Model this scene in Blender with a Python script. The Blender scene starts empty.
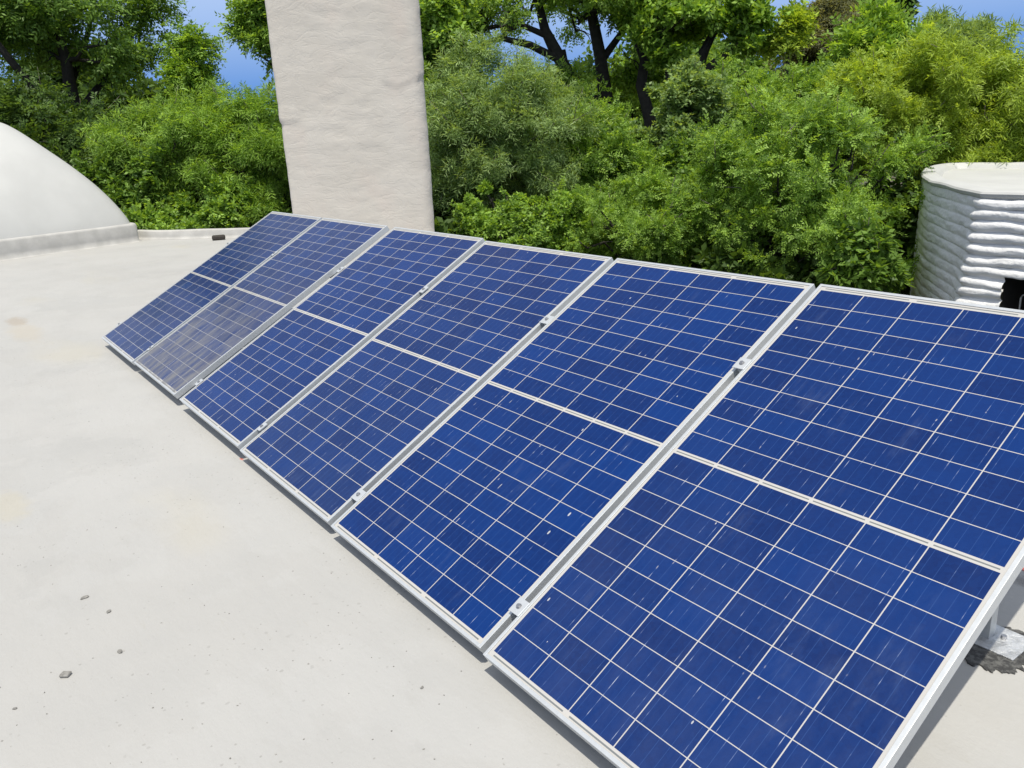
import bpy, bmesh, math, random
import numpy as np
from mathutils import Vector, Matrix, noise
R = math.radians
random.seed(7); rng = np.random.default_rng(7)
S = bpy.context.scene
COL = S.collection

# ------------------------------------------------------------------ camera, sky, sun, exposure
F = 825.5
CAM = np.array([6.827, -1.0703, 1.4372])
RW = np.array([[0.5912832927, 0.8050386662, -0.0479250843],
               [0.2097789420, -0.2109144188, -0.9547292304],
               [-0.7787020375, 0.5544617695, -0.2935903317]])
cd = bpy.data.cameras.new('camera'); cam = bpy.data.objects.new('camera', cd); COL.objects.link(cam)
r_, u_, b_ = RW[0], -RW[1], -RW[2]
cam.matrix_world = Matrix(((r_[0], u_[0], b_[0], CAM[0]), (r_[1], u_[1], b_[1], CAM[1]), (r_[2], u_[2], b_[2], CAM[2]), (0, 0, 0, 1)))
cd.sensor_width = 36; cd.lens = F * 36 / 1024; cd.clip_end = 2000; cd.clip_start = 0.02
S.camera = cam
SUN = Vector((0.30, -0.20, 1)).normalized()
w = bpy.data.worlds.new('World'); S.world = w; w.use_nodes = True
nt = w.node_tree; bg = nt.nodes['Background']
sky = nt.nodes.new('ShaderNodeTexSky'); sky.sky_type = 'NISHITA'; sky.sun_disc = False
sky.sun_elevation = math.asin(SUN.z); sky.sun_rotation = math.atan2(SUN.x, SUN.y)
sky.air_density = 1.0; sky.dust_density = 0.4; sky.ozone_density = 2.0
# clear deep blue down to the tree tops, calmer blue overhead
gm = nt.nodes.new('ShaderNodeNewGeometry'); sp_ = nt.nodes.new('ShaderNodeSeparateXYZ'); nt.links.new(gm.outputs['Incoming'], sp_.inputs[0])
mr = nt.nodes.new('ShaderNodeMapRange'); mr.inputs[1].default_value = -0.05; mr.inputs[2].default_value = -0.32; nt.links.new(sp_.outputs[2], mr.inputs[0])
hs = nt.nodes.new('ShaderNodeHueSaturation'); hs.inputs['Saturation'].default_value = 0.42; nt.links.new(sky.outputs[0], hs.inputs['Color'])
mxs = nt.nodes.new('ShaderNodeMix'); mxs.data_type = 'RGBA'; mxs.inputs[6].default_value = (0.62, 1.55, 3.7, 1)
nt.links.new(mr.outputs[0], mxs.inputs[0]); nt.links.new(hs.outputs[0], mxs.inputs[7])
nt.links.new(mxs.outputs[2], bg.inputs[0]); bg.inputs[1].default_value = 0.15
sl = bpy.data.lights.new('sun', 'SUN'); sl.energy = 3.4; sl.angle = R(0.5); sl.color = (1.0, 0.945, 0.83)
so = bpy.data.objects.new('sun', sl); COL.objects.link(so)
so.rotation_euler = SUN.to_track_quat('Z', 'Y').to_euler()
S.view_settings.view_transform = 'Standard'; S.view_settings.look = 'None'
S.view_settings.exposure = 0.40; S.view_settings.gamma = 1.0; S.view_settings.use_curve_mapping = False

# ------------------------------------------------------------------ helpers
def ray(x, y): return RW.T @ np.array([(x - 512) / F, (y - 384) / F, 1.0])
def at(x, y, D):                      # point at horizontal distance D seen in direction (x, y)
    d = ray(x, y); return CAM + d * D / math.hypot(d[0], d[1])
def onz(x, y, z=0.0):
    d = ray(x, y); return CAM + d * (z - CAM[2]) / d[2]

def tag(o, label=None, cat=None, group=None, kind=None):
    if label: o['label'] = label
    if cat: o['category'] = cat
    if group: o['group'] = group
    if kind: o['kind'] = kind
    return o
def empty(name, loc=(0, 0, 0), rot=(0, 0, 0)):
    o = bpy.data.objects.new(name, None); COL.objects.link(o); o.location = loc; o.rotation_euler = rot
    o.empty_display_size = 0.1
    return o
def obj(name, bm, mats, parent=None, smooth=False):
    me = bpy.data.meshes.new(name)
    if smooth:
        for f in bm.faces: f.smooth = True
    bm.to_mesh(me); bm.free()
    for m in (mats if isinstance(mats, (list, tuple)) else [mats]): me.materials.append(m)
    o = bpy.data.objects.new(name, me); COL.objects.link(o)
    if parent: o.parent = parent
    return o
def box(bm, x0, x1, y0, y1, z0, z1, bev=0.0, mi=0):
    vs = [bm.verts.new(p) for p in ((x0,y0,z0),(x1,y0,z0),(x1,y1,z0),(x0,y1,z0),(x0,y0,z1),(x1,y0,z1),(x1,y1,z1),(x0,y1,z1))]
    fs = [bm.faces.new([vs[i] for i in q]) for q in ((0,3,2,1),(4,5,6,7),(0,1,5,4),(1,2,6,5),(2,3,7,6),(3,0,4,7))]
    for f in fs: f.material_index = mi
    if bev > 0:
        es = {e for f in fs for e in f.edges}
        bmesh.ops.bevel(bm, geom=list(es), offset=bev, segments=2, affect='EDGES', profile=0.5)
    return vs
def cyl(bm, c, r, h, n=16):
    m = Matrix.Translation(c)
    bmesh.ops.create_cone(bm, cap_ends=True, segments=n, radius1=r, radius2=r, depth=h, matrix=m)
def tube(V, Fc, pts, rad, n=7):
    """append a tapered tube through pts to vertex / face lists"""
    pts = [Vector(p) for p in pts]; base = len(V); up = Vector((0.3, 0.2, 1)).normalized()
    for i, p in enumerate(pts):
        t = (pts[min(i+1, len(pts)-1)] - pts[max(i-1, 0)]).normalized()
        a = t.cross(up)
        if a.length < 1e-3: a = t.cross(Vector((1, 0, 0)))
        a.normalize(); b = t.cross(a)
        for k in range(n):
            th = 2*math.pi*k/n
            V.append(p + (a*math.cos(th) + b*math.sin(th))*rad[i])
    for i in range(len(pts)-1):
        for k in range(n):
            q = base+i*n; Fc.append((q+k, q+(k+1) % n, q+n+(k+1) % n, q+n+k))
    Fc.append(tuple(base+(len(pts)-1)*n+k for k in range(n)))
def mesh_obj(name, V, Fc, mat, parent=None, smooth=True):
    me = bpy.data.meshes.new(name); me.from_pydata([tuple(v) for v in V], [], Fc); me.update()
    me.materials.append(mat)
    if smooth: me.polygons.foreach_set('use_smooth', [True]*len(me.polygons))
    o = bpy.data.objects.new(name, me); COL.objects.link(o)
    if parent: o.parent = parent
    return o

# ------------------------------------------------------------------ node helper
class NT:
    def __init__(s, name):
        s.m = bpy.data.materials.new(name); s.m.use_nodes = True
        s.t = s.m.node_tree; s.b = s.t.nodes['Principled BSDF']; s.out = s.t.nodes['Material Output']
    def n(s, typ, **kw):
        nd = s.t.nodes.new('ShaderNode' + typ)
        for k, v in kw.items(): setattr(nd, k, v)
        return nd
    def put(s, sock, v):
        if isinstance(v, bpy.types.NodeSocket): s.t.links.new(v, sock)
        elif v is not None:
            if isinstance(v, (tuple, list)) and len(v) == 3 and len(sock.default_value) == 4: v = (*v, 1)
            sock.default_value = v
    def ma(s, op, a, b=None, c=None, clamp=False):
        nd = s.n('Math', operation=op, use_clamp=clamp)
        s.put(nd.inputs[0], a); s.put(nd.inputs[1], b); s.put(nd.inputs[2], c)
        return nd.outputs[0]
    def mix(s, f, a, b, typ='MIX'):
        nd = s.n('Mix', data_type='RGBA', blend_type=typ)
        s.put(nd.inputs[0], f); s.put(nd.inputs[6], a); s.put(nd.inputs[7], b)
        return nd.outputs[2]
    def coord(s, kind='Object'): return s.n('TexCoord').outputs[kind]
    def mapv(s, v, scale=(1, 1, 1), loc=(0, 0, 0), rot=(0, 0, 0)):
        nd = s.n('Mapping'); s.put(nd.inputs[0], v)
        nd.inputs['Scale'].default_value = scale; nd.inputs['Location'].default_value = loc; nd.inputs['Rotation'].default_value = rot
        return nd.outputs[0]
    def noise(s, v, scale, detail=4, rough=0.55, dist=0.0, out=0):
        nd = s.n('TexNoise'); s.put(nd.inputs['Vector'], v); nd.inputs['Scale'].default_value = scale
        nd.inputs['Detail'].default_value = detail; nd.inputs['Roughness'].default_value = rough; nd.inputs['Distortion'].default_value = dist
        return nd.outputs[out]
    def voro(s, v, scale, out='Distance', feature='F1', rnd=1.0):
        nd = s.n('TexVoronoi', feature=feature); s.put(nd.inputs['Vector'], v); nd.inputs['Scale'].default_value = scale
        nd.inputs['Randomness'].default_value = rnd
        return nd.outputs[out]
    def ramp(s, f, stops):
        nd = s.n('ValToRGB'); e = nd.color_ramp.elements
        while len(e) < len(stops): e.new(0.5)
        for q, (p, c) in zip(e, stops):
            q.position = p; q.color = (c, c, c, 1) if isinstance(c, (int, float)) else (*c, 1)
        s.put(nd.inputs[0], f); return nd.outputs[0]
    def sm(s, v, lo, hi):               # smooth step lo..hi -> 0..1
        nd = s.n('MapRange', interpolation_type='SMOOTHSTEP'); s.put(nd.inputs[0], v)
        nd.inputs[1].default_value = lo; nd.inputs[2].default_value = hi
        return nd.outputs[0]
    def bump(s, hgt, strength=0.3, dist=0.01, normal=None):
        nd = s.n('Bump'); s.put(nd.inputs['Height'], hgt); nd.inputs['Strength'].default_value = strength
        nd.inputs['Distance'].default_value = dist
        if normal: s.put(nd.inputs['Normal'], normal)
        return nd.outputs[0]
    def set(s, **kw):
        for k, v in kw.items(): s.put(s.b.inputs[k.replace('_', ' ')], v)
        return s.m
def plain(name, col, rough=0.6, metal=0.0, var=0.08, scale=20, bump=0.0):
    N = NT(name); c = N.coord()
    f = N.noise(c, scale, 5)
    dark = tuple(x*(1-var*2) for x in col); lite = tuple(min(1, x*(1+var*1.2)) for x in col)
    kw = dict(Base_Color=N.mix(N.sm(f, 0.3, 0.7), dark, lite), Roughness=rough, Metallic=metal)
    if bump: kw['Normal'] = N.bump(f, bump, 0.01)
    return N.set(**kw)

# ------------------------------------------------------------------ materials
def roof_material():
    N = NT('white_roof_paint'); c = N.coord()
    big = N.noise(c, 0.35, 4, 0.6); mid = N.noise(c, 2.2, 5, 0.6)
    base = N.mix(N.sm(big, 0.3, 0.7), (0.375, 0.368, 0.350), (0.405, 0.398, 0.380))
    base = N.mix(N.ma('MULTIPLY', N.sm(mid, 0.35, 0.75), 0.35), base, (0.325, 0.325, 0.316))
    # pale yellow stains
    st = N.noise(N.mapv(c, (0.55, 1.3, 1), (3.1, 1.7, 0), (0, 0, 0.5)), 1.1, 4, 0.5)
    base = N.mix(N.ma('MULTIPLY', N.sm(st, 0.58, 0.74), 0.28), base, (0.42, 0.385, 0.29))
    pt = N.sm(N.noise(N.mapv(c, (1, 1.6, 1), (5, 2, 0)), 1.6, 7, 0.6), 0.50, 0.535)
    base = N.mix(N.ma('MULTIPLY', pt, 0.14), base, (0.43, 0.43, 0.42))
    pt2 = N.sm(N.noise(N.mapv(c, (1.2, 1, 1), (1, 8, 0)), 0.9, 8, 0.65), 0.57, 0.60)
    base = N.mix(N.ma('MULTIPLY', pt2, 0.16), base, (0.29, 0.29, 0.28))
    # trowel scuffs: long thin streaks
    sc = N.noise(N.mapv(c, (3.0, 26, 1), (0, 0, 0), (0, 0, R(24))), 2.2, 6, 0.7)
    scm = N.ma('MULTIPLY', N.sm(sc, 0.615, 0.68), N.sm(N.noise(c, 1.3, 2), 0.40, 0.55))
    base = N.mix(N.ma('MULTIPLY', scm, 0.5), base, (0.36, 0.35, 0.32))
    # specks of grit and pin holes, three sizes
    col = base
    for sca, thr, pres, dk in ((9, 0.075, 0.78, 0.97), (24, 0.17, 0.76, 0.95), (60, 0.28, 0.74, 0.9)):
        wv = N.n('VectorMath', operation='ADD'); N.put(wv.inputs[0], N.mapv(c, (1, 1, 0)))
        sv = N.n('VectorMath', operation='SCALE'); N.put(sv.inputs[0], N.noise(c, sca*2.2, 2, out=1)); sv.inputs['Scale'].default_value = 0.45/sca
        N.put(wv.inputs[1], sv.outputs[0])
        vn = N.n('TexVoronoi'); N.put(vn.inputs['Vector'], wv.outputs[0]); vn.inputs['Scale'].default_value = sca
        sep = N.n('SeparateColor'); N.put(sep.inputs[0], vn.outputs['Color'])
        present = N.ma('GREATER_THAN', N.ma('ADD', sep.outputs[0], N.ma('MULTIPLY', N.ma('SUBTRACT', N.noise(c, 1.7, 4), 0.5), 1.7)), pres+0.08)
        rad = N.ma('MULTIPLY', sep.outputs[1], thr)
        spot = N.ma('MULTIPLY', present, N.ma('SUBTRACT', 1, N.sm(N.ma('SUBTRACT', vn.outputs['Distance'], rad), -0.03, 0.03)))
        col = N.mix(N.ma('MULTIPLY', spot, N.ma('MULTIPLY', sep.outputs[2], dk)), col, (0.13, 0.12, 0.10))
    # dirt washed up by the old stain at the left, real place on the roof
    def patch(col, x, y, sx, sy, c3, amt, rot=0.0):
        v = N.mapv(c, (1/sx, 1/sy, 0), (-(x*math.cos(rot)-y*math.sin(rot))/sx, -(x*math.sin(rot)+y*math.cos(rot))/sy, 0), (0, 0, rot))
        ln = N.n('VectorMath', operation='LENGTH'); N.put(ln.inputs[0], v)
        d = N.ma('ADD', ln.outputs['Value'], N.ma('MULTIPLY', N.noise(c, 11, 8, 0.75), 1.15))
        return N.mix(N.ma('MULTIPLY', N.ma('SUBTRACT', 1, N.sm(d, 0.85, 1.35)), amt), col, c3)
    col = patch(col, -1.75, -0.42, 0.42, 0.14, (0.33, 0.29, 0.24), 0.75)
    col = patch(col, -1.15, -0.42, 0.75, 0.22, (0.40, 0.355, 0.28), 0.45)
    col = patch(col, 3.07, 0.0, 0.03, 0.012, (0.55, 0.12, 0.08), 0.8)
    col = patch(col, 5.87, 1.62, 0.06, 0.02, (0.35, 0.06, 0.05), 0.9)
    col = patch(col, 5.95, 1.55, 0.22, 0.08, (0.18, 0.17, 0.16), 0.75)
    col = patch(col, -7.25, 0.9, 0.10, 0.9, (0.42, 0.35, 0.26), 0.55, 0.27)
    col = patch(col, 2.9, -0.95, 0.35, 0.12, (0.41, 0.375, 0.28), 0.4)
    b1 = N.noise(c, 70, 5, 0.6); b2 = N.noise(N.mapv(c, (1, 3, 1), (0, 0, 0), (0, 0, R(24))), 6, 5, 0.6)
    nrm = N.bump(b1, 0.25, 0.004, N.bump(b2, 0.3, 0.012))
    return N.set(Base_Color=col, Roughness=0.75, Normal=nrm)
M_ROOF = roof_material()
M_DOME = plain('dome_paint', (0.49, 0.49, 0.47), 0.6, var=0.03, scale=1.6, bump=0.05)
M_CURB = plain('curb_plaster', (0.45, 0.44, 0.415), 0.8, var=0.06, scale=5, bump=0.2)

def tower_material():
    N = NT('rough_tower_plaster'); c = N.coord('Object')
    big = N.noise(c, 1.4, 5, 0.6)
    col = N.mix(N.sm(big, 0.3, 0.7), (0.52, 0.482, 0.422), (0.565, 0.527, 0.467))
    pk = N.noise(N.mapv(c, (1, 1, 0.6), (4, 2, 7)), 2.1, 4)
    col = N.mix(N.ma('MULTIPLY', N.sm(pk, 0.5, 0.75), 0.5), col, (0.575, 0.50, 0.435))
    fl = N.noise(N.mapv(c, (2.0, 2.0, 4.2)), 1.5, 7, 0.6, 0.9)
    ridge = N.ma('ABSOLUTE', N.ma('SUBTRACT', fl, 0.5))
    fine = N.noise(c, 34, 5, 0.65)
    hgt = N.ma('ADD', N.ma('MULTIPLY', N.sm(ridge, 0.0, 0.05), 0.22), N.ma('MULTIPLY', fine, 0.16))
    hgt = N.ma('ADD', hgt, N.noise(N.mapv(c, (1, 1, 1.8)), 5, 6, 0.65))
    return N.set(Base_Color=col, Roughness=0.92, Normal=N.bump(hgt, 0.21, 0.03))
M_TOWER = tower_material()
def bag_material():
    N = NT('white_earthbag_render'); c = N.coord()
    col = N.mix(N.sm(N.noise(c, 3, 5), 0.3, 0.7), (0.70, 0.695, 0.68), (0.77, 0.765, 0.75))
    return N.set(Base_Color=col, Roughness=0.85, Normal=N.bump(N.noise(c, 18, 6, 0.65), 0.5, 0.03))
M_BAG = bag_material()

# aluminium
def alu(name, col, rough):
    N = NT(name); c = N.coord()
    st = N.noise(N.mapv(c, (60, 60, 60)), 1, 3)
    return N.set(Base_Color=N.mix(N.sm(st, 0.3, 0.7), tuple(x*0.94 for x in col), col), Metallic=0.45, Roughness=rough)
M_ALU = alu('anodised_aluminium', (0.58, 0.60, 0.61), 0.42)
M_RAIL = alu('rail_aluminium', (0.55, 0.56, 0.57), 0.45)
M_STEEL = plain('bolt_steel', (0.45, 0.45, 0.46), 0.35, 0.9)
M_LEG = plain('galvanised_leg', (0.50, 0.52, 0.52), 0.5, 0.35)
M_BACK = plain('white_backsheet', (0.72, 0.73, 0.74), 0.5)

W, H = 0.956, 1.6235
def cell_material(name, dust=0.0, dust_lo=0.0, dirt=(0.24, 0.24, 0.24), blue=1.0, seed=0.0, violet=0.0, streak=0.6):
    N = NT(name); c = N.coord('Object')
    sx = N.n('SeparateXYZ'); N.put(sx.inputs[0], c); X, Y = sx.outputs[0], sx.outputs[1]
    cg = 0.015                                           # gap in the middle of the panel
    px, py = W/6, (H-cg)/20
    # fold the two halves onto one set of rows
    upper = N.ma('GREATER_THAN', Y, H/2)
    Yf = N.ma('SUBTRACT', Y, N.ma('MULTIPLY', upper, cg))
    cx = N.ma('DIVIDE', X, px); cy = N.ma('DIVIDE', Yf, py)
    ix, iy = N.ma('FLOOR', cx), N.ma('FLOOR', cy)
    fx = N.ma('MULTIPLY', N.ma('FRACT', cx), px); fy = N.ma('MULTIPLY', N.ma('FRACT', cy), py)
    ex = N.ma('MINIMUM', fx, N.ma('SUBTRACT', px, fx)); ey = N.ma('MINIMUM', fy, N.ma('SUBTRACT', py, fy))
    inside = N.ma('MULTIPLY', N.ma('GREATER_THAN', ex, 0.0015), N.ma('GREATER_THAN', ey, 0.0011))
    area = N.ma('MULTIPLY', N.ma('MULTIPLY', N.ma('GREATER_THAN', X, 0.0), N.ma('LESS_THAN', X, W)),
                N.ma('MULTIPLY', N.ma('GREATER_THAN', Y, 0.0), N.ma('LESS_THAN', Y, H)))
    mid = N.ma('LESS_THAN', N.ma('ABSOLUTE', N.ma('SUBTRACT', Y, H/2)), cg/2)
    inside = N.ma('MULTIPLY', N.ma('MULTIPLY', inside, area), N.ma('SUBTRACT', 1, mid))
    # per cell tone
    cv = N.n('CombineXYZ'); N.put(cv.inputs[0], N.ma('ADD', ix, seed)); N.put(cv.inputs[1], iy); cv.inputs[2].default_value = seed
    wn = N.n('TexWhiteNoise'); N.put(wn.inputs['Vector'], cv.outputs[0]); tone = wn.outputs['Value']
    wsep = N.n('SeparateColor'); N.put(wsep.inputs[0], wn.outputs['Color'])
    A = (0.0008*blue, 0.0145*blue, 0.088*blue); B = (0.0014*blue, 0.0250*blue, 0.136*blue)
    cell = N.mix(tone, A, B)
    cell = N.mix(N.ma('MULTIPLY', wsep.outputs[1], 0.10+violet), cell, (0.014, 0.024, 0.105))
    # crystal grain
    gv = N.mapv(c, (1, 1, 1), (seed, 0, 0))
    gr = N.voro(gv, 95, 'Color'); gs = N.n('SeparateColor'); N.put(gs.inputs[0], gr)
    cell = N.mix(N.ma('MULTIPLY', gs.outputs[0], 0.21), cell, (0.004*blue, 0.036*blue, 0.17*blue))
    cloud = N.noise(gv, 7, 4, 0.6)
    cell = N.mix(N.ma('MULTIPLY', N.sm(cloud, 0.5, 0.75), 0.35), cell, (0.003, 0.014, 0.08))
    # fine fingers are below one pixel; bus bars: five per cell, along Y
    bb = N.ma('FRACT', N.ma('MULTIPLY', N.ma('DIVIDE', fx, px), 5.0))
    bd = N.ma('MULTIPLY', N.ma('ABSOLUTE', N.ma('SUBTRACT', bb, 0.5)), px/5)
    bar = N.ma('SUBTRACT', 1, N.sm(bd, 0.0004, 0.0010))
    glint = N.noise(N.mapv(c, (48, 14, 1), (seed*3, 0, 0)), 1.0, 3, 0.6)
    bcol = N.mix(N.sm(glint, 0.55, 0.80), (0.022, 0.065, 0.21), (0.55, 0.60, 0.66))  # bright glints painted into the bus bar colour
    cell = N.mix(N.ma('MULTIPLY', bar, N.ma('ADD', 0.55, N.ma('MULTIPLY', N.sm(glint, 0.5, 0.7), 0.4))), cell, bcol)
    clu = N.sm(N.noise(N.mapv(c, (2.2, 4.0, 1), (seed*1.7, seed, 0)), 1.6, 3, 0.6), 0.55, 0.68)
    dash = N.sm(N.noise(N.mapv(c, (31, 30, 1), (seed*3, 1, 0)), 1.0, 1), 0.64, 0.70)
    wbar = N.ma('SUBTRACT', 1, N.sm(bd, 0.0010, 0.0022))
    cell = N.mix(N.ma('MULTIPLY', N.ma('MULTIPLY', clu, dash), N.ma('MULTIPLY', wbar, streak)), cell, (0.62, 0.60, 0.55))
    # white back sheet, ribbons in the middle gap and at both ends
    white = N.mix(0.5, (0.43, 0.415, 0.385), (0.47, 0.455, 0.43))
    rib = N.ma('MULTIPLY', N.ma('LESS_THAN', N.ma('ABSOLUTE', N.ma('SUBTRACT', Y, H/2)), 0.0020),
               N.ma('MULTIPLY', N.ma('GREATER_THAN', ex, 0.006), area))
    tri = N.ma('MULTIPLY', N.ma('FRACT', N.ma('DIVIDE', X, W/3)), W/3)
    trie = N.ma('MINIMUM', tri, N.ma('SUBTRACT', W/3, tri))
    endr = N.ma('LESS_THAN', N.ma('ABSOLUTE', N.ma('SUBTRACT', N.ma('ABSOLUTE', N.ma('SUBTRACT', Y, H/2)), H/2+0.0085)), 0.0022)
    endr = N.ma('MULTIPLY', endr, N.ma('GREATER_THAN', trie, 0.012))
    white = N.mix(N.ma('MAXIMUM', rib, endr), white, (0.16, 0.17, 0.17))
    col = N.mix(inside, white, cell)
    # marks on the glass: smears along the bars, dried drops, dust film
    sm_ = N.noise(N.mapv(c, (7, 2.0, 1), (seed*5, seed, 0)), 1.4, 6, 0.65)
    col = N.mix(N.ma('MULTIPLY', N.sm(sm_, 0.56, 0.80), 0.09+dust*0.2), col, (0.20, 0.25, 0.34))
    dv = N.n('TexVoronoi'); N.put(dv.inputs['Vector'], N.mapv(c, (30, 13, 1), (seed*7, 0, 0))); dv.inputs['Scale'].default_value = 1
    dsp = N.n('SeparateColor'); N.put(dsp.inputs[0], dv.outputs['Color'])
    cl = N.noise(N.mapv(c, (1, 1, 1), (seed*2, seed, 0)), 3.2, 2)
    dm = N.ma('MULTIPLY', N.ma('MULTIPLY', N.sm(cl, 0.56, 0.60), N.ma('GREATER_THAN', dsp.outputs[0], 0.62)), N.ma('LESS_THAN', dv.outputs['Distance'], N.ma('ADD', 0.03, N.ma('MULTIPLY', dsp.outputs[1], 0.08))))
    col = N.mix(N.ma('MULTIPLY', dm, 0.6), col, (0.62, 0.62, 0.60))
    fm = N.sm(N.noise(N.mapv(c, (9, 2.5, 1), (seed, 3, 0)), 1.4, 7, 0.7), 0.25, 0.75)
    grad = N.ma('SUBTRACT', 1, N.sm(Y, 0.0, 1.25))
    amt = N.ma('ADD', dust*0.15, N.ma('MULTIPLY', N.ma('MULTIPLY', grad, fm), dust_lo), clamp=True)
    col = N.mix(amt, col, dirt)
    rough = N.ma('ADD', 0.30, N.ma('MULTIPLY', amt, 0.5))
    return N.set(Base_Color=col, Roughness=rough, Coat_Weight=0.32, Coat_Roughness=N.ma('ADD', 0.06, N.ma('MULTIPLY', fm, 0.06)), Coat_IOR=1.35, Specular_IOR_Level=0.08)

# ------------------------------------------------------------------ leaves and bark
LEAF = {}
def leaf_mat(name, dark, lite, trans=0.45, gloss=0.35):
    if name in LEAF: return LEAF[name]
    m = bpy.data.materials.new(name); m.use_nodes = True; t = m.node_tree; t.nodes.clear()
    out = t.nodes.new('ShaderNodeOutputMaterial')
    a = t.nodes.new('ShaderNodeAttribute'); a.attribute_name = 'tint'
    mx = t.nodes.new('ShaderNodeMix'); mx.data_type = 'RGBA'
    mx.inputs[6].default_value = (*dark, 1); mx.inputs[7].default_value = (*lite, 1)
    t.links.new(a.outputs['Fac'], mx.inputs[0])
    d = t.nodes.new('ShaderNodeBsdfPrincipled'); d.inputs['Roughness'].default_value = gloss+0.15
    d.inputs['Specular IOR Level'].default_value = 0.35
    tr = t.nodes.new('ShaderNodeBsdfTranslucent')
    br = t.nodes.new('ShaderNodeMix'); br.data_type = 'RGBA'; br.blend_type = 'MULTIPLY'; br.inputs[0].default_value = 1
    br.inputs[7].default_value = (1.5, 1.35, 0.5, 1)
    ms = t.nodes.new('ShaderNodeMixShader'); ms.inputs[0].default_value = trans
    t.links.new(mx.outputs[2], d.inputs['Base Color']); t.links.new(mx.outputs[2], br.inputs[6]); t.links.new(br.outputs[2], tr.inputs[0])
    t.links.new(d.outputs[0], ms.inputs[1]); t.links.new(tr.outputs[0], ms.inputs[2]); t.links.new(ms.outputs[0], out.inputs[0])
    LEAF[name] = m; return m
PAL = {
 'mid':    ((0.045, 0.105, 0.016), (0.250, 0.410, 0.070)),
 'bright': ((0.070, 0.150, 0.018), (0.390, 0.590, 0.105)),
 'yellow': ((0.140, 0.215, 0.018), (0.470, 0.620, 0.085)),
 'grey':   ((0.075, 0.140, 0.035), (0.390, 0.540, 0.190)),
 'dark':   ((0.026, 0.062, 0.014), (0.150, 0.250, 0.050)),
 'olive':  ((0.085, 0.095, 0.036), (0.300, 0.310, 0.160)),
 'fresh':  ((0.075, 0.160, 0.016), (0.370, 0.570, 0.090)),
}
def M_leaf(p): return leaf_mat('leaf_'+p, *PAL[p])
M_BARK = plain('dark_bark', (0.028, 0.024, 0.020), 0.9, var=0.2, scale=9, bump=0.6)
M_BARK2 = plain('grey_bark', (0.14, 0.12, 0.10), 0.9, var=0.2, scale=9, bump=0.6)

def nrm(v): return v/np.maximum(np.linalg.norm(v, axis=-1, keepdims=True), 1e-9)
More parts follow.
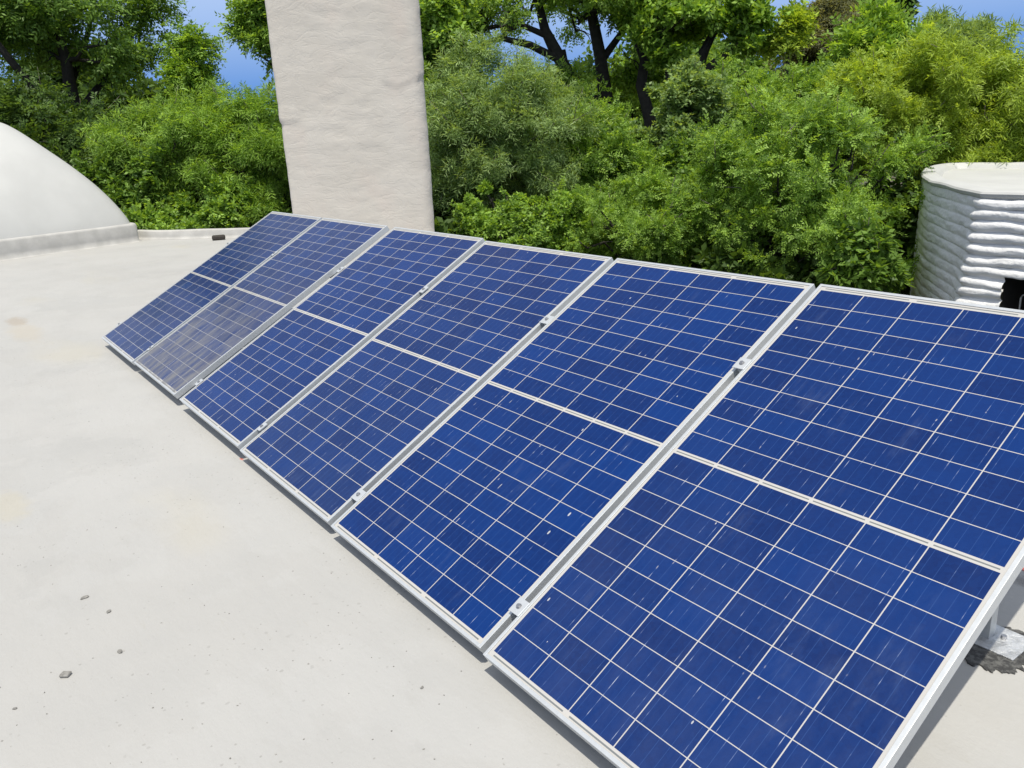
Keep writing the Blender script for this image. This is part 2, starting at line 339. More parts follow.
# kind: (pairs, rachis length, leaflet length, leaflet width, droop, flatness)
KIND = {
 'pinnate': (5, 0.26, 0.080, 0.030, 0.25, 0.8),
 'fine':    (6, 0.17, 0.046, 0.017, 0.15, 0.7),
 'willow':  (3, 0.15, 0.095, 0.013, 0.45, 0.3),
 'broad':   (1, 0.08, 0.100, 0.055, 0.15, 0.7),
 'big':     (2, 0.16, 0.150, 0.062, 0.45, 0.7),
}
SHOOTS = []
def foliage(name, parent, origin, clumps, radii, nleaf, kind, pal, size=1.0):
    pairs, L, ll, lw, droop, flat = KIND[kind]; L *= size*1.15; ll *= size*1.22; lw *= size*1.30
    n = max(10, int(nleaf/(2*pairs)))
    w8 = radii**2; idx = rng.choice(len(clumps), n, p=w8/w8.sum())
    d = nrm(rng.normal(size=(n, 3))); d[:, 2] *= np.where(d[:, 2] < 0, 0.45, 0.75)
    base = clumps[idx] + d*radii[idx][:, None]*np.abs(rng.normal(0.0, 0.62, (n, 1)))**0.8
    # young shoots standing out of the crown, leaves strung along them
    nsh = max(8, len(clumps)*4); si = rng.choice(len(clumps), nsh, p=w8/w8.sum()); sd_ = nrm(rng.normal(size=(nsh, 3))); sd_[:, 2] = np.abs(sd_[:, 2])*0.8
    cc0 = clumps.mean(0); so_ = nrm(clumps[si]-cc0+1e-6)
    sp0 = clumps[si] + sd_*radii[si][:, None]*0.7; sdir = nrm(sd_*0.6 + so_*0.6 + np.array([0, 0, 0.35]) + rng.normal(scale=0.3, size=(nsh, 3)))
    sln = radii[si]*rng.uniform(0.5, 1.7, nsh)
    m_ = rng.random(n) < 0.27; pick = rng.integers(0, nsh, m_.sum()); tt = rng.random(m_.sum())
    base[m_] = sp0[pick] + sdir[pick]*(sln[pick]*tt)[:, None] + rng.normal(scale=0.02*size, size=(m_.sum(), 3)); d[m_] = nrm(sdir[pick] + rng.normal(scale=0.6, size=(m_.sum(), 3)))
    SHOOTS[:] = [(sp0[j]-sdir[j]*radii[si[j]]*0.6, sp0[j]+sdir[j]*sln[j]*0.95) for j in range(0, nsh, 3)]
    rd = nrm(d + rng.normal(scale=0.55, size=(n, 3)) + np.array([0, 0, -droop]))
    cc = clumps.mean(0); oo = nrm((clumps-cc) + 1e-6)[idx]
    up = nrm(np.array([0, 0, 1.0])*(0.35+flat*0.45) + d*0.45 + oo*0.55 + rng.normal(scale=0.36, size=(n, 3)))
    side = nrm(np.cross(rd, up)); up2 = np.cross(side, rd)
    tint0 = np.clip(rng.normal(0.50, 0.28, n) + 0.3*(rng.random(len(clumps))[idx]-0.5), 0, 1)
    V = []; T = []
    Ls = L*rng.uniform(0.7, 1.25, (n, 1))
    for k in range(pairs):
        f = (k+0.6)/pairs
        p = base + rd*Ls*f - np.array([0, 0, 1.0])*(droop*0.5*Ls*f*f)
        for sgn in (-1, 1):
            ang = rng.uniform(0.55, 1.2, (n, 1))
            ld = nrm(rd*np.cos(ang) + side*sgn*np.sin(ang) + up2*rng.normal(0, 0.25, (n, 1)))
            wd = nrm(np.cross(ld, up2) + up2*rng.normal(0, 0.3, (n, 1)))
            l = ll*rng.uniform(0.7, 1.2, (n, 1))*(1-0.25*abs(f-0.5)); w_ = lw*rng.uniform(0.75, 1.2, (n, 1))*0.5
            mid_ = p + ld*l*0.45
            V.append(np.stack([p, mid_-wd*w_, p+ld*l, mid_+wd*w_], 1)); T.append(np.clip(tint0 + rng.normal(0, 0.10, n), 0, 1))
    V = np.concatenate(V).reshape(-1, 3) - np.array(origin); T = np.repeat(np.concatenate(T), 4)
    nq = len(V)//4
    me = bpy.data.meshes.new(name)
    me.vertices.add(len(V)); me.vertices.foreach_set('co', V.astype(np.float32).ravel())
    me.loops.add(nq*4); me.loops.foreach_set('vertex_index', np.arange(nq*4, dtype=np.int32))
    me.polygons.add(nq); me.polygons.foreach_set('loop_start', np.arange(0, nq*4, 4, dtype=np.int32))
    at_ = me.attributes.new('tint', 'FLOAT', 'POINT'); at_.data.foreach_set('value', T.astype(np.float32))
    me.update(calc_edges=True); me.materials.append(M_leaf(pal))
    o = bpy.data.objects.new(name, me); COL.objects.link(o); o.parent = parent
    return o
GZ = -3.4                                               # ground level below the roof
def wander(a, b, n, amp):
    a, b = np.array(a, float), np.array(b, float); L = np.linalg.norm(b-a)
    P = [a + (b-a)*t for t in np.linspace(0, 1, n)]
    for i in range(1, n-1): P[i] = P[i] + rng.normal(0, amp*L, 3)*math.sin(math.pi*i/(n-1))
    return P
COUNT = [0]
def tree(label, cx, cy, rx, ry, D, kind, pal, leaves, group=None, size=1.0, nclump=60, cr=0.24, shell=0.7, cat='tree', name='tree',
         limbs=None, bark=None, nb=14, extra=None, depth=0.9, trunk_r=None, low=0.5):
    """crown centre seen at (cx, cy) and D metres away, radii rx, ry in pixels at that distance"""
    c = at(cx, cy, D); dd = np.linalg.norm(c-CAM); k = dd/F/np.linalg.norm(ray(cx, cy))*1.0
    k = dd/(F*np.linalg.norm(ray(cx, cy))); Rx, Rz = rx*k*0.91, ry*k*0.91
    v = (c-CAM)[:2]; v /= np.linalg.norm(v); sd = np.array([v[1], -v[0]])
    root = empty(name, (c[0], c[1], GZ)); tag(root, label, cat, group)
    u = nrm(rng.normal(size=(nclump, 3))); rad = np.where(rng.random(nclump) < shell, rng.uniform(0.72, 1.0, nclump), rng.uniform(0.2, 0.72, nclump))
    u[:, 2] = np.where(u[:, 2] < -low, -u[:, 2], u[:, 2])
    ph = rng.uniform(0, 9, 3); lump = 1 + 0.22*np.sin(u[:, 0]*4.1+ph[0])*np.sin(u[:, 1]*3.7+ph[1]) + 0.16*np.sin(u[:, 2]*6.3+u[:, 0]*5+ph[2])
    u *= rad[:, None]*lump[:, None]; u += rng.normal(0, 0.05, u.shape)
    cl = np.stack([c[0] + sd[0]*u[:, 0]*Rx + v[0]*u[:, 1]*Rx*depth, c[1] + sd[1]*u[:, 0]*Rx + v[1]*u[:, 1]*Rx*depth, c[2] + u[:, 2]*Rz], 1)
    rr = min(Rx, Rz)*cr*rng.uniform(0.6, 1.35, nclump)
    if extra:
        for (ex, ey, er, eD) in extra:
            e = at(ex, ey, eD); cl = np.vstack([cl, e]); rr = np.append(rr, er*eD/F)
    o3 = (c[0], c[1], GZ)
    foliage('crown', root, o3, cl, rr, leaves*1.3, kind, pal, size)
    V, Fc = [], []
    tr = trunk_r or max(0.05, min(0.28, Rz*0.06)); jt = np.array([c[0], c[1], c[2]-Rz*0.55])
    foot = np.array([c[0]+rng.normal(0, 0.2), c[1]+rng.normal(0, 0.2), GZ-0.1])
    if jt[2] < GZ+0.5: jt[2] = GZ+0.5
    if not limbs:
        tube(V, Fc, [p-np.array(o3) for p in wander(foot, jt, 5, 0.03)], np.linspace(tr*1.25, tr*0.8, 5))
        starts = [jt]
    else:
        starts = []
        for L in limbs:
            pts = [at(x, y, dz) for (x, y, dz, r) in L]; rad_ = [r for (_, _, _, r) in L]
            Vb, Fb = [], []; tube(Vb, Fb, [p-np.array(o3) for p in pts], rad_, 10)
            if L[0][1] > 220: mesh_obj('trunk', Vb, Fb, bark or M_BARK, root)
            else: mesh_obj('limb', Vb, Fb, bark or M_BARK, root)
            starts += pts[1:]
    Vt, Ft = [], []
    for (p_, q_) in SHOOTS: tube(Vt, Ft, [p_-np.array(o3), (p_+q_)/2-np.array(o3)+rng.normal(0, 0.03, 3), q_-np.array(o3)], [0.009*max(1, size), 0.007*max(1, size), 0.003], 3)
    tag(mesh_obj('twigs', Vt, Ft, bark or M_BARK2, root), kind='stuff')
    order = rng.permutation(len(cl))[:nb]
    for j in order:
        s = min(starts, key=lambda q: np.linalg.norm(q-cl[j])) if limbs else starts[0]
        r0 = (tr*0.5 if not limbs else 0.055)
        P = wander(s, cl[j], 6, 0.07); tube(V, Fc, [p-np.array(o3) for p in P], np.linspace(r0, 0.012, 6), 5)
        for _ in range(3):
            q = P[rng.integers(2, 5)]; e = q + nrm(rng.normal(size=3))*rr[j]*rng.uniform(1.0, 1.8)
            tube(V, Fc, [p-np.array(o3) for p in wander(q, e, 4, 0.09)], np.linspace(r0*0.35, 0.008, 4), 4)
    o_ = mesh_obj('branches' if limbs else 'trunk', V, Fc, bark or M_BARK, root)
    if limbs: tag(o_, kind='stuff')
    COUNT[0] += leaves
    return root

# ------------------------------------------------------------------ ground and roof
def ground_material():
    N = NT('garden_ground'); c = N.coord()
    a = N.noise(c, 0.6, 6, 0.6); b = N.noise(c, 12, 5, 0.7)
    col = N.mix(N.sm(a, 0.4, 0.6), (0.045, 0.065, 0.022), (0.12, 0.095, 0.06))
    col = N.mix(N.ma('MULTIPLY', b, 0.5), col, (0.03, 0.035, 0.015))
    return N.set(Base_Color=col, Roughness=0.95, Normal=N.bump(b, 0.8, 0.05))
bm = bmesh.new(); s = 600
bmesh.ops.create_grid(bm, x_segments=40, y_segments=40, size=s)
for v in bm.verts: v.co.z = GZ + (0.0 if v.co.length < 60 else 0.6*noise.noise(v.co*0.01))
g = obj('ground', bm, ground_material()); tag(g, 'dark earth and undergrowth below the trees', 'ground', kind='structure')

# the parapet line (inner foot) of the roof, curving behind the panels
PP = [(-12.0, 0.0), (-11.4, 1.1), (-10.2, 1.62), (-9.0, 1.88), (-8.2, 2.02), (-7.75, 2.22), (-7.37, 2.52), (-6.9, 2.97), (-6.2, 3.5), (-5.4, 3.95), (-4.4, 4.4), (-3.2, 4.7), (-2.2, 4.6), (-1.4, 4.42), (-0.4, 4.3), (1.0, 4.1), (2.4, 3.9), (4.0, 3.7), (6.0, 3.55), (9.0, 3.5), (12.0, 3.5)]
def smooth_line(P, n=6):
    out = []; P = [Vector((*p, 0)) for p in P]
    for i in range(len(P)-1):
        p0, p1, p2, p3 = P[max(i-1, 0)], P[i], P[i+1], P[min(i+2, len(P)-1)]
        for k in range(n):
            t = k/n
            out.append(0.5*((2*p1)+(p2-p0)*t+(2*p0-5*p1+4*p2-p3)*t*t+(3*p1-p0-3*p2+p3)*t**3))
    out.append(P[-1]); return out
LINE = smooth_line(PP)
house = empty('flat_roof_house', (0, 0, GZ)); tag(house, 'white painted flat roof house carrying the row of solar panels', 'building')
O = Vector((0, 0, GZ))
bm = bmesh.new()
out = [Vector((-12.0, -9, 0)), Vector((12.0, -9, 0))] + list(reversed(LINE))
top = [bm.verts.new(p-O) for p in out]; bot = [bm.verts.new(p-O-Vector((0, 0, 0.22))) for p in out]
bm.faces.new(top); bm.faces.new(list(reversed(bot)))
for i in range(len(top)):
    j = (i+1) % len(top); bm.faces.new((top[j], top[i], bot[i], bot[j]))
bmesh.ops.recalc_face_normals(bm, faces=bm.faces)
obj('roof', bm, M_ROOF, house)
bm = bmesh.new(); PH, PT = 0.145, 0.13
nrml = []
for i, p in enumerate(LINE):
    t = (LINE[min(i+1, len(LINE)-1)]-LINE[max(i-1, 0)]).normalized(); nrml.append(Vector((-t.y, t.x, 0)))
prof = [(-0.035, 0.002), (-0.012, 0.018), (0.0, 0.05), (0.0, PH-0.02), (0.012, PH-0.004), (0.03, PH), (PT-0.03, PH), (PT, PH-0.02), (PT, -0.22)]
rows = [[bm.verts.new(p + q*a + Vector((0, 0, b + 0.006*noise.noise(p*1.5)*(b > 0.03)))-O) for a, b in prof] for p, q in zip(LINE, nrml)]
for i in range(len(rows)-1):
    for k in range(len(prof)-1): bm.faces.new((rows[i][k], rows[i+1][k], rows[i+1][k+1], rows[i][k+1]))
bmesh.ops.recalc_face_normals(bm, faces=bm.faces)
obj('parapet', bm, M_CURB, house, True)
bm = bmesh.new()
a = [Vector((-11.8, -8.8, 0)), Vector((11.8, -8.8, 0))] + [p - q*0.05 for p, q in reversed(list(zip(LINE, nrml)))]
t1 = [bm.verts.new((p.x, p.y, -0.224-GZ)) for p in a]; t2 = [bm.verts.new((p.x, p.y, -0.3)) for p in a]
for i in range(len(a)):
    j = (i+1) % len(a); bm.faces.new((t1[j], t1[i], t2[i], t2[j]))
bmesh.ops.recalc_face_normals(bm, faces=bm.faces)
obj('wall', bm, M_CURB, house)

# ------------------------------------------------------------------ dome on a square curb
A = np.array([-8.06, 1.95]); n1 = np.array([0.962, 0.276]); n2 = np.array([-0.276, 0.962]); RD = 1.42
dc = A - n1*1.0 - n2*1.42; ang = math.atan2(n1[1], n1[0])
dome = empty('dome', (dc[0], dc[1], 0), (0, 0, ang)); tag(dome, 'smooth white dome on a low square curb at the left of the roof', 'dome')
bm = bmesh.new()
def rsq(r, n_, th):                        # superellipse radius
    return r/((abs(math.cos(th))**n_ + abs(math.sin(th))**n_)**(1/n_))
pf = [(1.0, 0.0), (0.985, 0.03), (0.93, 0.10), (0.84, 0.205), (0.75, 0.32), (0.66, 0.43), (0.59, 0.515), (0.52, 0.60), (0.43, 0.70), (0.35, 0.785), (0.26, 0.87), (0.18, 0.93), (0.10, 0.972), (0.05, 0.992)]
NS = 96; rings = []
HD = 1.67; Z0 = 0.295
pf = [(1.0, 0.0), (0.975, 0.06), (0.905, 0.183), (0.83, 0.29), (0.75, 0.394), (0.61, 0.544), (0.5, 0.65), (0.385, 0.755), (0.29, 0.845), (0.19, 0.93), (0.12, 0.975), (0.06, 0.994)]
for t_, z in pf:
    nn = 2 + 8*max(0, (1-z))**1.6; qq = nn/(nn-1)
    r = min(1.0, t_*1.27/((0.88**qq+0.47**qq)**(1/qq)))
    rings.append([bm.verts.new((rsq(r*(RD-0.035), nn, 2*math.pi*k/NS)*math.cos(2*math.pi*k/NS), rsq(r*(RD-0.035), nn, 2*math.pi*k/NS)*math.sin(2*math.pi*k/NS), Z0+z*HD)) for k in range(NS)])
for i in range(len(rings)-1):
    for k in range(NS): bm.faces.new((rings[i][k], rings[i][(k+1) % NS], rings[i+1][(k+1) % NS], rings[i+1][k]))
tp = bm.verts.new((0, 0, Z0+HD))
for k in range(NS): bm.faces.new((rings[-1][k], rings[-1][(k+1) % NS], tp))
sh = obj('shell', bm, M_DOME, dome, True)
md = sh.modifiers.new('s', 'SUBSURF'); md.levels = 1; md.render_levels = 2
bm = bmesh.new(); rings = []
for off, z in ((0.03, 0.001), (0.0, 0.02), (0.0, 0.10), (0.0, 0.26), (-0.012, 0.288), (-0.03, 0.296), (-0.14, 0.297)):
    rings.append([bm.verts.new((rsq(RD+off, 14, 2*math.pi*k/240)*math.cos(2*math.pi*k/240), rsq(RD+off, 14, 2*math.pi*k/240)*math.sin(2*math.pi*k/240), z)) for k in range(240)])
for i in range(len(rings)-1):
    for k in range(240): bm.faces.new((rings[i][k], rings[i][(k+1) % 240], rings[i+1][(k+1) % 240], rings[i+1][k]))
obj('curb', bm, M_CURB, dome, True)

# ------------------------------------------------------------------ plastered tower behind the panels
pl_, pr_ = at(292.5, 215, 10.0), at(436, 230, 10.0)
tc = (pl_+pr_)/2; tw = np.linalg.norm((pr_-pl_)[:2])/2; ta = math.atan2((pr_-pl_)[1], (pr_-pl_)[0])
tower = empty('plastered_tower', (tc[0], tc[1], 0), (0, 0, ta)); tag(tower, 'tall tower of rough beige plaster standing behind the solar panels', 'tower')
# outline in local coordinates: x along the face, -y towards the viewer
def tower_outline():
    P = []; hw, dp = tw, 0.8
    def arc(cx, cy, r, a0, a1, n=7):
        for k in range(n+1):
            a = a0+(a1-a0)*k/n; P.append((cx+r*math.cos(a), cy+r*math.sin(a)))
    arc(-hw+0.05, 0.05, 0.05, math.pi, 1.5*math.pi)
    for k in range(1, 40): P.append((-hw+0.05+(2*hw-0.20)*k/40, 0))
    arc(hw-0.15, 0.15, 0.15, -math.pi/2, 0, 10)
    for k in range(1, 12): P.append((hw, 0.15+(dp-0.25)*k/12))
    arc(hw-0.1, dp-0.1, 0.1, 0, math.pi/2)
    for k in range(1, 12): P.append((hw-0.1-(2*hw-0.2)*k/12, dp))
    arc(-hw+0.1, dp-0.1, 0.1, math.pi/2, math.pi)
    for k in range(1, 10): P.append((-hw, dp-0.1-(dp-0.15)*k/10))
    return P
TO = tower_outline(); V, Fc = [], []; nz = 150; TZ = 5.4
for j in range(nz+1):
    z = TZ*j/nz
    for (x, y) in TO:
        L = math.hypot(x, y-0.4); dx, dy = x/L, (y-0.4)/L
        q = Vector((x, y, z))
        o_ = 0.008*noise.noise(q*1.7) + 0.005*noise.noise(Vector((x*4, y*4, z*9))) + 0.004*noise.noise(q*16)
        if y < 0.12 and x > 0.33 and z > 2.02+0.1*noise.noise(q*3): o_ += 0.014            # thicker coat on the right, with its own edge
        if x < -tw+0.2 and z > 1.62: o_ += 0.020
        V.append((x+dx*o_*(abs(dx) > 0.6), y+dy*o_ if y < 0.7 else y, z))
n = len(TO)
for j in range(nz):
    for k in range(n): Fc.append((j*n+k, j*n+(k+1) % n, (j+1)*n+(k+1) % n, (j+1)*n+k))
Fc.append(tuple(nz*n+k for k in range(n)))
shaft = mesh_obj('shaft', V, Fc, M_TOWER, tower)
bm = bmesh.new(); box(bm, -tw-0.08, tw+0.08, -0.08, 0.88, TZ+0.002, TZ+0.16, 0.03)
obj('cap', bm, M_TOWER, tower)

# ------------------------------------------------------------------ earthbag house at the right
EB = [(2.69, 7.93), (2.42, 8.2), (1.9, 8.79), (1.42, 9.33), (1.0, 9.95), (0.62, 10.6), (0.25, 11.4), (0.0, 12.1), (-0.02, 12.45), (0.25, 12.66), (1.1, 12.7), (4.0, 12.7), (7.2, 12.7), (7.3, 12.5), (7.3, 8.2), (7.15, 8.0), (5.0, 7.97), (3.1, 7.945)]
bag = empty('earthbag_house', (2.69, 7.93, GZ)); tag(bag, 'white house with walls of stacked plastered earthbags behind the panels at right', 'building')
# resample outline at 4 cm, keep the sharp corner at the first point
pts = [Vector((*p, 0)) for p in EB] + [Vector((*EB[0], 0))]
cv_ = []
for i in range(len(pts)-1):
    d = (pts[i+1]-pts[i]).length; m = max(1, int(d/0.04))
    for k in range(m): cv_.append(pts[i]+(pts[i+1]-pts[i])*k/m)
n = len(cv_); nm = []
for i in range(n):
    t = Vector((0, 0, 0))
    for s_ in range(-3, 4): t += (cv_[(i+s_+1) % n]-cv_[(i+s_-1) % n])
    t.normalize(); nm.append(Vector((-t.y, t.x, 0)))
cen = Vector((3.7, 10.3, 0))
nm = [q if q.dot(p-cen) > 0 else -q for p, q in zip(cv_, nm)]
ZT = 0.60; row = 0.114; nr = 27; sub = 12
p0 = at(1003, 278, 9.86); ox0, oz1 = p0[0], 0.0
d_ = ray(1008, 276); kk = (7.88-CAM[1])/d_[1]; ox0 = CAM[0]+d_[0]*kk; oz1 = CAM[2]+d_[2]*kk
V, Fc = [], []; zs_ = []
for r in range(nr):
    for k in range(sub): zs_.append(ZT-0.06-(r+k/sub)*row)
prof_z = [ZT-0.06] 
for zi, z in enumerate(zs_):
    ph = (zi % sub)/sub; r = zi//sub
    for i, (p, q) in enumerate(zip(cv_, nm)):
        amp = 0.017 + 0.010*noise.noise(Vector((p.x*1.3, p.y*1.3, r*7.3)))
        if p.y < 8.05 and p.x > 2.6: amp += 0.036
        bulge = amp*abs(math.sin(math.pi*ph))**0.55
        zz = z + 0.018*noise.noise(Vector((p.x*1.1, p.y*1.1, r*3.1+z)))
        if p.y < 8.05: zz += 0.036*noise.noise(Vector((p.x*2.2, 5, r*5.7))) + 0.012*noise.noise(Vector((p.x*9, 5, r*2.7)))
        fr = min(1.0, max(0.0, (8.3-p.y)/0.3)) if p.x > 2.3 else 0.0
        o_ = bulge + 0.010*noise.noise(Vector((p.x*5, p.y*5, z*14))) + 0.006*noise.noise(Vector((p.x*19, p.y*19, z*38))) + (0.01 + 0.06*fr)*(ZT-z)
        e_ = 0.0
        if r and p.x > 2.55 and p.y < 8.05:                      # sack ends bulge past the corner
            e_ = max(0, 1-abs(p.x-2.69)/0.10)*0.04*(1+noise.noise(Vector((0, 0, r*3.7))))*abs(math.sin(math.pi*ph))**0.5
        V.append((p.x+q.x*o_-e_-2.69, p.y+q.y*o_-7.93, zz-GZ))
nzr = len(zs_)
def in_open(i, j):
    p = cv_[i]; z = zs_[j]; return p.y < 8.1 and ox0 < p.x < ox0+1.25 and oz1-2.1 < z < oz1
for j in range(nzr-1):
    for k in range(n):
        if in_open(k, j): continue
        Fc.append((j*n+k, (j+1)*n+k, (j+1)*n+(k+1) % n, j*n+(k+1) % n))
mesh_obj('wall', V, Fc, M_BAG, bag)
# raised rim with a recessed roof
bm = bmesh.new(); rings = []
for off, z in ((0.0, ZT-0.075), (0.035, ZT-0.05), (0.045, ZT-0.02), (0.03, ZT), (-0.03, ZT+0.012), (-0.14, ZT+0.012), (-0.18, ZT-0.02), (-0.22, ZT-0.07)):
    rings.append([bm.verts.new((p.x+q.x*(off+0.010*noise.noise(p*4)*(off > 0))-2.69, p.y+q.y*(off+0.010*noise.noise(p*4)*(off > 0))-7.93, z+0.012*noise.noise(p*2.2)-GZ)) for p, q in zip(cv_, nm)])
for i in range(len(rings)-1):
    for k in range(n): bm.faces.new((rings[i][k], rings[i][(k+1) % n], rings[i+1][(k+1) % n], rings[i+1][k]))
bm.faces.new(rings[-1])
bmesh.ops.recalc_face_normals(bm, faces=bm.faces)
obj('roof', bm, M_DOME, bag, False)
# reveal of the opening
bm = bmesh.new(); x0, x1, y0, y1, z0, z1 = ox0-2.69, ox0+1.25-2.69, 0.012, 0.035, oz1-2.1-GZ, oz1-GZ
for a_, b_ in (((x1, x1+0.3), (z0, z1)), ((x0-0.02, x1+0.3), (z1+0.002, z1+0.1))):
    box(bm, a_[0], a_[1], y0, y1, b_[0], b_[1], 0.015)
obj('opening_reveal', bm, M_BAG, bag)
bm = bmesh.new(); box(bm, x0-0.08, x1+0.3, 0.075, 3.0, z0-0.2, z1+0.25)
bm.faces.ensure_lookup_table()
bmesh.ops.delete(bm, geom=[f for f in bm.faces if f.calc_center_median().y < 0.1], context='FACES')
obj('interior_shade_box', bm, plain('painted_interior_shade', (0.03, 0.028, 0.025), 0.9), bag)  # near-black box added behind the opening, its colour imitating the shade indoors
# pale wire rack standing inside the opening
def rack():
    rt = empty('wire_rack', (ox0+0.20, 8.05, oz1-2.1)); tag(rt, 'thin pale metal rack just inside the dark opening of the earthbag house', 'rack')
    mt = plain('pale_rack_metal', (0.6, 0.6, 0.6), 0.4, 0.3)
    top = 2.1-0.17
    for k, dx in enumerate((-0.12, 0.10, 0.32)):
        V, Fc = [], []; h_ = top - (0.03 if k % 2 == 0 else 0)
        P = [(dx, 0, 0), (dx, 0, h_-0.04), (dx+0.015, 0, h_-0.01), (dx+0.05, 0, h_), (dx+0.15, 0, h_), (dx+0.19, 0, h_-0.01), (dx+0.2, 0, h_-0.04), (dx+0.2, 0, 0)]
        tube(V, Fc, P, [0.010]*len(P), 8); mesh_obj('hoop', V, Fc, mt, rt)
    V, Fc = [], []
    tube(V, Fc, [(-0.12, 0, 1.1), (0.52, 0, 1.1)], [0.007]*2, 8); mesh_obj('crossbar', V, Fc, mt, rt)
rack()

# ------------------------------------------------------------------ solar panels
TILT = R(29); ct, st_ = math.cos(TILT), math.sin(TILT); HB = 0.085
XS = [0.0, 1.0116, 2.1115, 3.1293, 4.1636, 5.1909]; YS = [0.0, 0.0076, 0.0070, 0.0007, -0.0048, -0.0142]; ZS = [0.0, -0.0045, -0.0054, -0.0158, -0.0108, 0.0018]
def pw(x, y, z): return (x, y*ct - z*st_, y*st_ + z*ct + HB)
MX, MYB, MYT, LIP, DEP = 0.0180, 0.0255, 0.0275, 0.0105, 0.030
CM = [cell_material('cells_dull', 0.30, 0.0, (0.045, 0.045, 0.09), 0.85, 1.0, 0.35),
      cell_material('cells_dusty', 0.12, 1.05, (0.165, 0.165, 0.17), 0.95, 2.0, 0.25),
      cell_material('cells_clean', 0.0, 0.0, (0.3, 0.3, 0.3), 1.05, 3.0),
      cell_material('cells_smeared', 0.10, 0.05, (0.16, 0.19, 0.21), 1.0, 4.0),
      cell_material('cells_streaked', 0.04, 0.0, (0.2, 0.22, 0.3), 1.05, 5.0),
      cell_material('cells_near', 0.10, 0.06, (0.2, 0.22, 0.3), 1.0, 6.0)]
def make_panel():
    root = empty('solar_panel')
    # laminate: glass, cells and back sheet in one sheet
    bm = bmesh.new(); box(bm, -MX+0.002, W+MX-0.002, -MYB+0.002, H+MYT-0.002, -0.006, 0.0, mi=1)
    bm.faces.ensure_lookup_table()
    for f in bm.faces:
        f.normal_update()
        if f.normal.z > 0.9: f.material_index = 0
    obj('glass_sheet', bm, [CM[0], M_BACK], root)
    for nme in ('long', 'short'):
        for sgn in (0, 1):
            bm = bmesh.new()
            if nme == 'long':
                xo, xi, xw = (-MX, -MX+LIP, -MX+0.0016) if sgn == 0 else (W+MX, W+MX-LIP, W+MX-0.0016)
                a_, b_ = sorted((xo, xi)); c_, d_ = sorted((xo, xw))
                box(bm, a_, b_, -MYB, H+MYT, 0.0006, 0.0026, 0.0006)
                box(bm, c_, d_, -MYB, H+MYT, -DEP, 0.0005)
                e_, f_ = sorted((xo, xo+(0.028 if sgn == 0 else -0.028))); e_ += 0.0005; f_ -= 0.0005
                box(bm, e_, f_, -MYB+0.002, H+MYT-0.002, -DEP-0.0015, -DEP-0.0001)
            else:
                yo, yi, yw = (-MYB, -MYB+LIP, -MYB+0.0016) if sgn == 0 else (H+MYT, H+MYT-LIP, H+MYT-0.0016)
                a_, b_ = sorted((yo, yi)); c_, d_ = sorted((yo, yw))
                box(bm, -MX+LIP+0.0003, W+MX-LIP-0.0003, a_, b_, 0.0006, 0.0025, 0.0006)
                box(bm, -MX+0.0018, W+MX-0.0018, c_, d_, -DEP, 0.0004)
            obj('frame_side' if nme == 'long' else 'frame_end', bm, M_ALU, root)
    return root
def copy_tree(o, parent=None):
    c_ = o.copy(); COL.objects.link(c_); c_.parent = parent
    for ch in [q for q in COL.objects if q.parent == o]: copy_tree(ch, c_)
    return c_
proto = make_panel(); panels = [proto] + [copy_tree(proto) for _ in range(5)]
PL = ['farthest solar panel, dull violet blue, at the far left end of the row',
      'dusty solar panel with grey film over its lower half, second from far end',
      'clean deep blue solar panel, third from far end, after the wide gap',
      'faintly smeared blue solar panel, fourth from the far end',
      'blue solar panel with short white streaks, next to the nearest panel in the row',
      'nearest and largest looking solar panel, at the right end of the row']
for i, p in enumerate(panels):
    p.location = pw(XS[i], YS[i], ZS[i]); p.rotation_euler = (TILT, 0, 0)
    tag(p, PL[i], 'solar panel', 'solar panels in the tilted row')
    for ch in [q for q in COL.objects if q.parent == p]:
        if ch.name.startswith('glass_sheet'):
            ch.data = ch.data.copy(); ch.data.materials[0] = CM[i]

# rails
RT = -0.030-0.0020-0.0165
def rail(y, label, name='mounting_rail'):
    r_o = empty(name, pw(-0.05, y, RT), (TILT, 0, 0)); tag(r_o, label, 'rail', 'rails under the solar panels')
    bm = bmesh.new(); L = 6.19
    box(bm, 0, L, -0.018, 0.018, -0.036, -0.001, 0.002); obj('beam', bm, M_RAIL, r_o)
    bm = bmesh.new(); box(bm, L+0.0005, L+0.003, -0.018, 0.018, -0.036, -0.001); obj('end_cap', bm, M_STEEL, r_o)
rail(0.125, 'aluminium rail under the lower edge of the solar panels'); rail(1.20, 'aluminium rail under the upper half of the solar panels')
